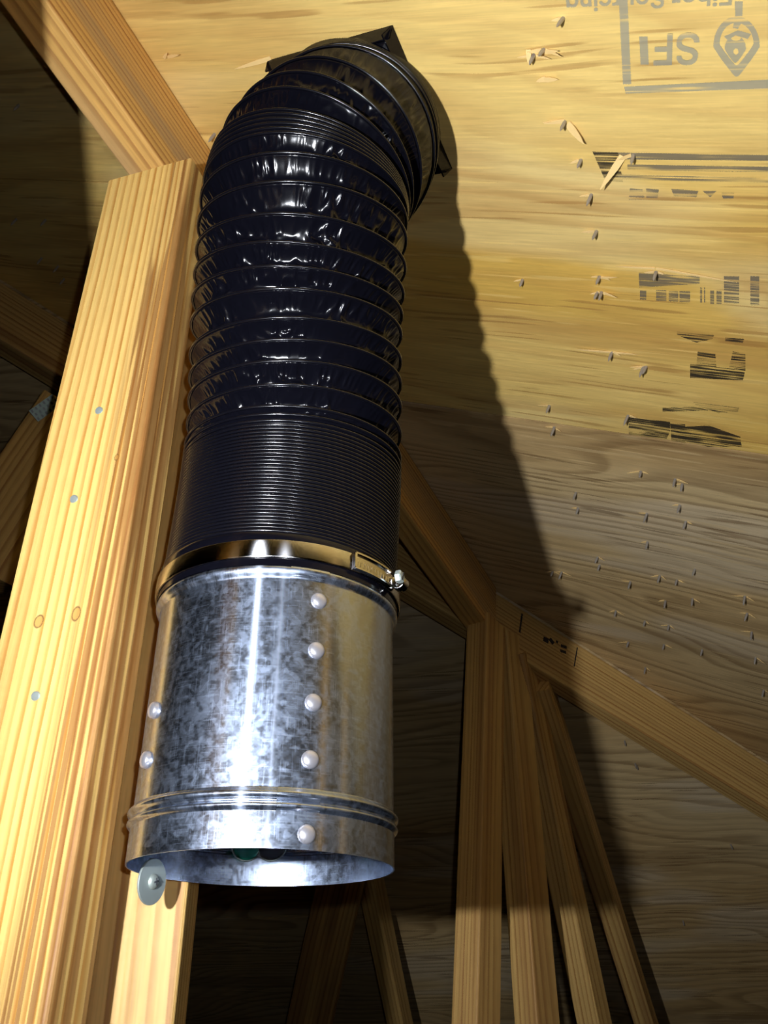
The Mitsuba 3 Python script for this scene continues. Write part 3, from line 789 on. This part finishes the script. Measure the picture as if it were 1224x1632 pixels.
stamp_put([quad([(985, 243), (1240, 247), (1240, 256), (988, 254)]), quad([(1000, 262), (1240, 266), (1240, 274), (1000, 271)]), quad([(985, 278), (1240, 284), (1240, 291), (985, 286)])], 'ink_streaky', 'stamp_block')
stamp_put([quad([(1004, 300), (1024, 302), (1028, 318), (1002, 318)]), quad([(1030, 300), (1050, 302), (1048, 317), (1030, 317)]), quad([(1070, 301), (1113, 304), (1110, 314), (1074, 312)]), quad([(1120, 304), (1142, 304), (1132, 314)]), quad([(1150, 307), (1170, 307), (1169, 316), (1152, 316)])], 'ink_streaky', 'stamp_block')
bl = [quad([(1018, 434), (1115, 440), (1115, 452), (1019, 458)])]
for xa, xb, ya, yb in ((1020, 1030, 462, 477), (1046, 1062, 462, 479), (1066, 1081, 464, 480), (1083, 1100, 464, 481), (1116, 1119, 458, 482), (1122, 1124, 458, 482), (1132, 1138, 462, 484), (1142, 1150, 462, 484), (1154, 1178, 440, 483), (1196, 1210, 440, 486)):
    bl.append(quad([(xa, ya), (xb, ya + .4), (xb, yb + .4), (xa, yb)]))
stamp_put(bl, 'ink_streaky', 'stamp_block')
stamp_put([quad([(1078, 528), (1138, 533), (1136, 540), (1110, 546), (1080, 534)]), quad([(1156, 538), (1186, 540), (1184, 546), (1156, 544)]), quad([(1168, 560), (1188, 564), (1188, 590), (1162, 586)]), quad([(1112, 560), (1140, 562), (1142, 588), (1110, 584)]), quad([(1100, 580), (1188, 590), (1184, 606), (1100, 602)])], 'ink_black', 'stamp_smear', 'black smeared print low on the pale sheet')
stamp_put([quad([(1104, 640), (1178, 650), (1176, 656), (1145, 658), (1110, 646)]), quad([(1056, 650), (1110, 648), (1130, 654), (1056, 656)]), quad([(1002, 664), (1068, 672), (1068, 688), (1062, 700), (1002, 692)]), quad([(1068, 675), (1092, 676), (1092, 706), (1070, 702)]), quad([(1092, 680), (1130, 678), (1180, 696), (1182, 712), (1130, 712), (1092, 703)])], 'ink_black', 'stamp_smear', 'black smeared print along the sheet edge')
# ink and pencil marks on the face of the amber rafter
HB_ = nrm(np.cross(HIP, np.array([0, 0, -1]) - HIP * -HIP[2]))          # away from the camera
def on_hip(px, py):
    d = ray(px, py)
    return EYE + d * np.dot(HA - EYE, HB_) / np.dot(d, HB_)
for x0_, y0_, x1_, y1_, wd in ((866, 1018, 874, 1022, 9), (876, 1018, 882, 1026, 7), (886, 1022, 889, 1024, 4), (894, 1029, 903, 1032, 5), (893, 1037, 902, 1040, 5), (920, 1032, 915, 1062, 2), (832, 978, 828, 1008, 3), (905, 1000, 903, 1010, 2)):
    a_, b_ = on_hip(x0_, y0_), on_hip(x1_, y1_)
    L_ = nrm(b_ - a_); w_ = np.cross(HB_, L_) * wd * 0.00052
    top = np.array([a_ - w_, a_ + w_, b_ + w_, b_ - w_]) - HB_ * 0.0005
    vv = np.vstack([top, top + HB_ * 0.0006])
    put('ink_mark', trimesh.Trimesh(vv, [[0, 1, 2], [0, 2, 3], [4, 6, 5], [4, 7, 6], [0, 4, 5], [0, 5, 1], [1, 5, 6], [1, 6, 2], [2, 6, 7], [2, 7, 3], [3, 7, 4], [3, 4, 0]], process=False), 'black_ink', 'rafter_001')

# truss plate on the left brace
tp = thing('truss_plate', 'greenish toothed metal connector plate on the dim brace at the left', 'connector plate')
pc = at(72, 650, 1.05)
view = nrm(pc - EYE); tx = nrm(np.cross(view, [0, 0, 1])); ty = np.cross(tx, view)
ux = nrm(tx * 0.62 + ty * 0.78); uy = np.cross(view, ux)
mm = trimesh.creation.box([0.034, 0.0165, 0.0012]); mm.apply_transform(frame(pc, ux, uy, view))
put('plate', mm, 'plate_steel', tp)
teeth = []
for i in range(6):
    for j in range(3):
        b = trimesh.creation.box([.0024, .0036, .0012]); b.apply_translation([-.0142 + i * .0057 + .0012 * (j % 2), -.0055 + j * .0055, -.0006]); teeth.append(b)
mm = trimesh.util.concatenate(teeth); mm.apply_transform(frame(pc, ux, uy, view))
put('tooth_slots', mm, 'dark_rubber', tp, kind='stuff')
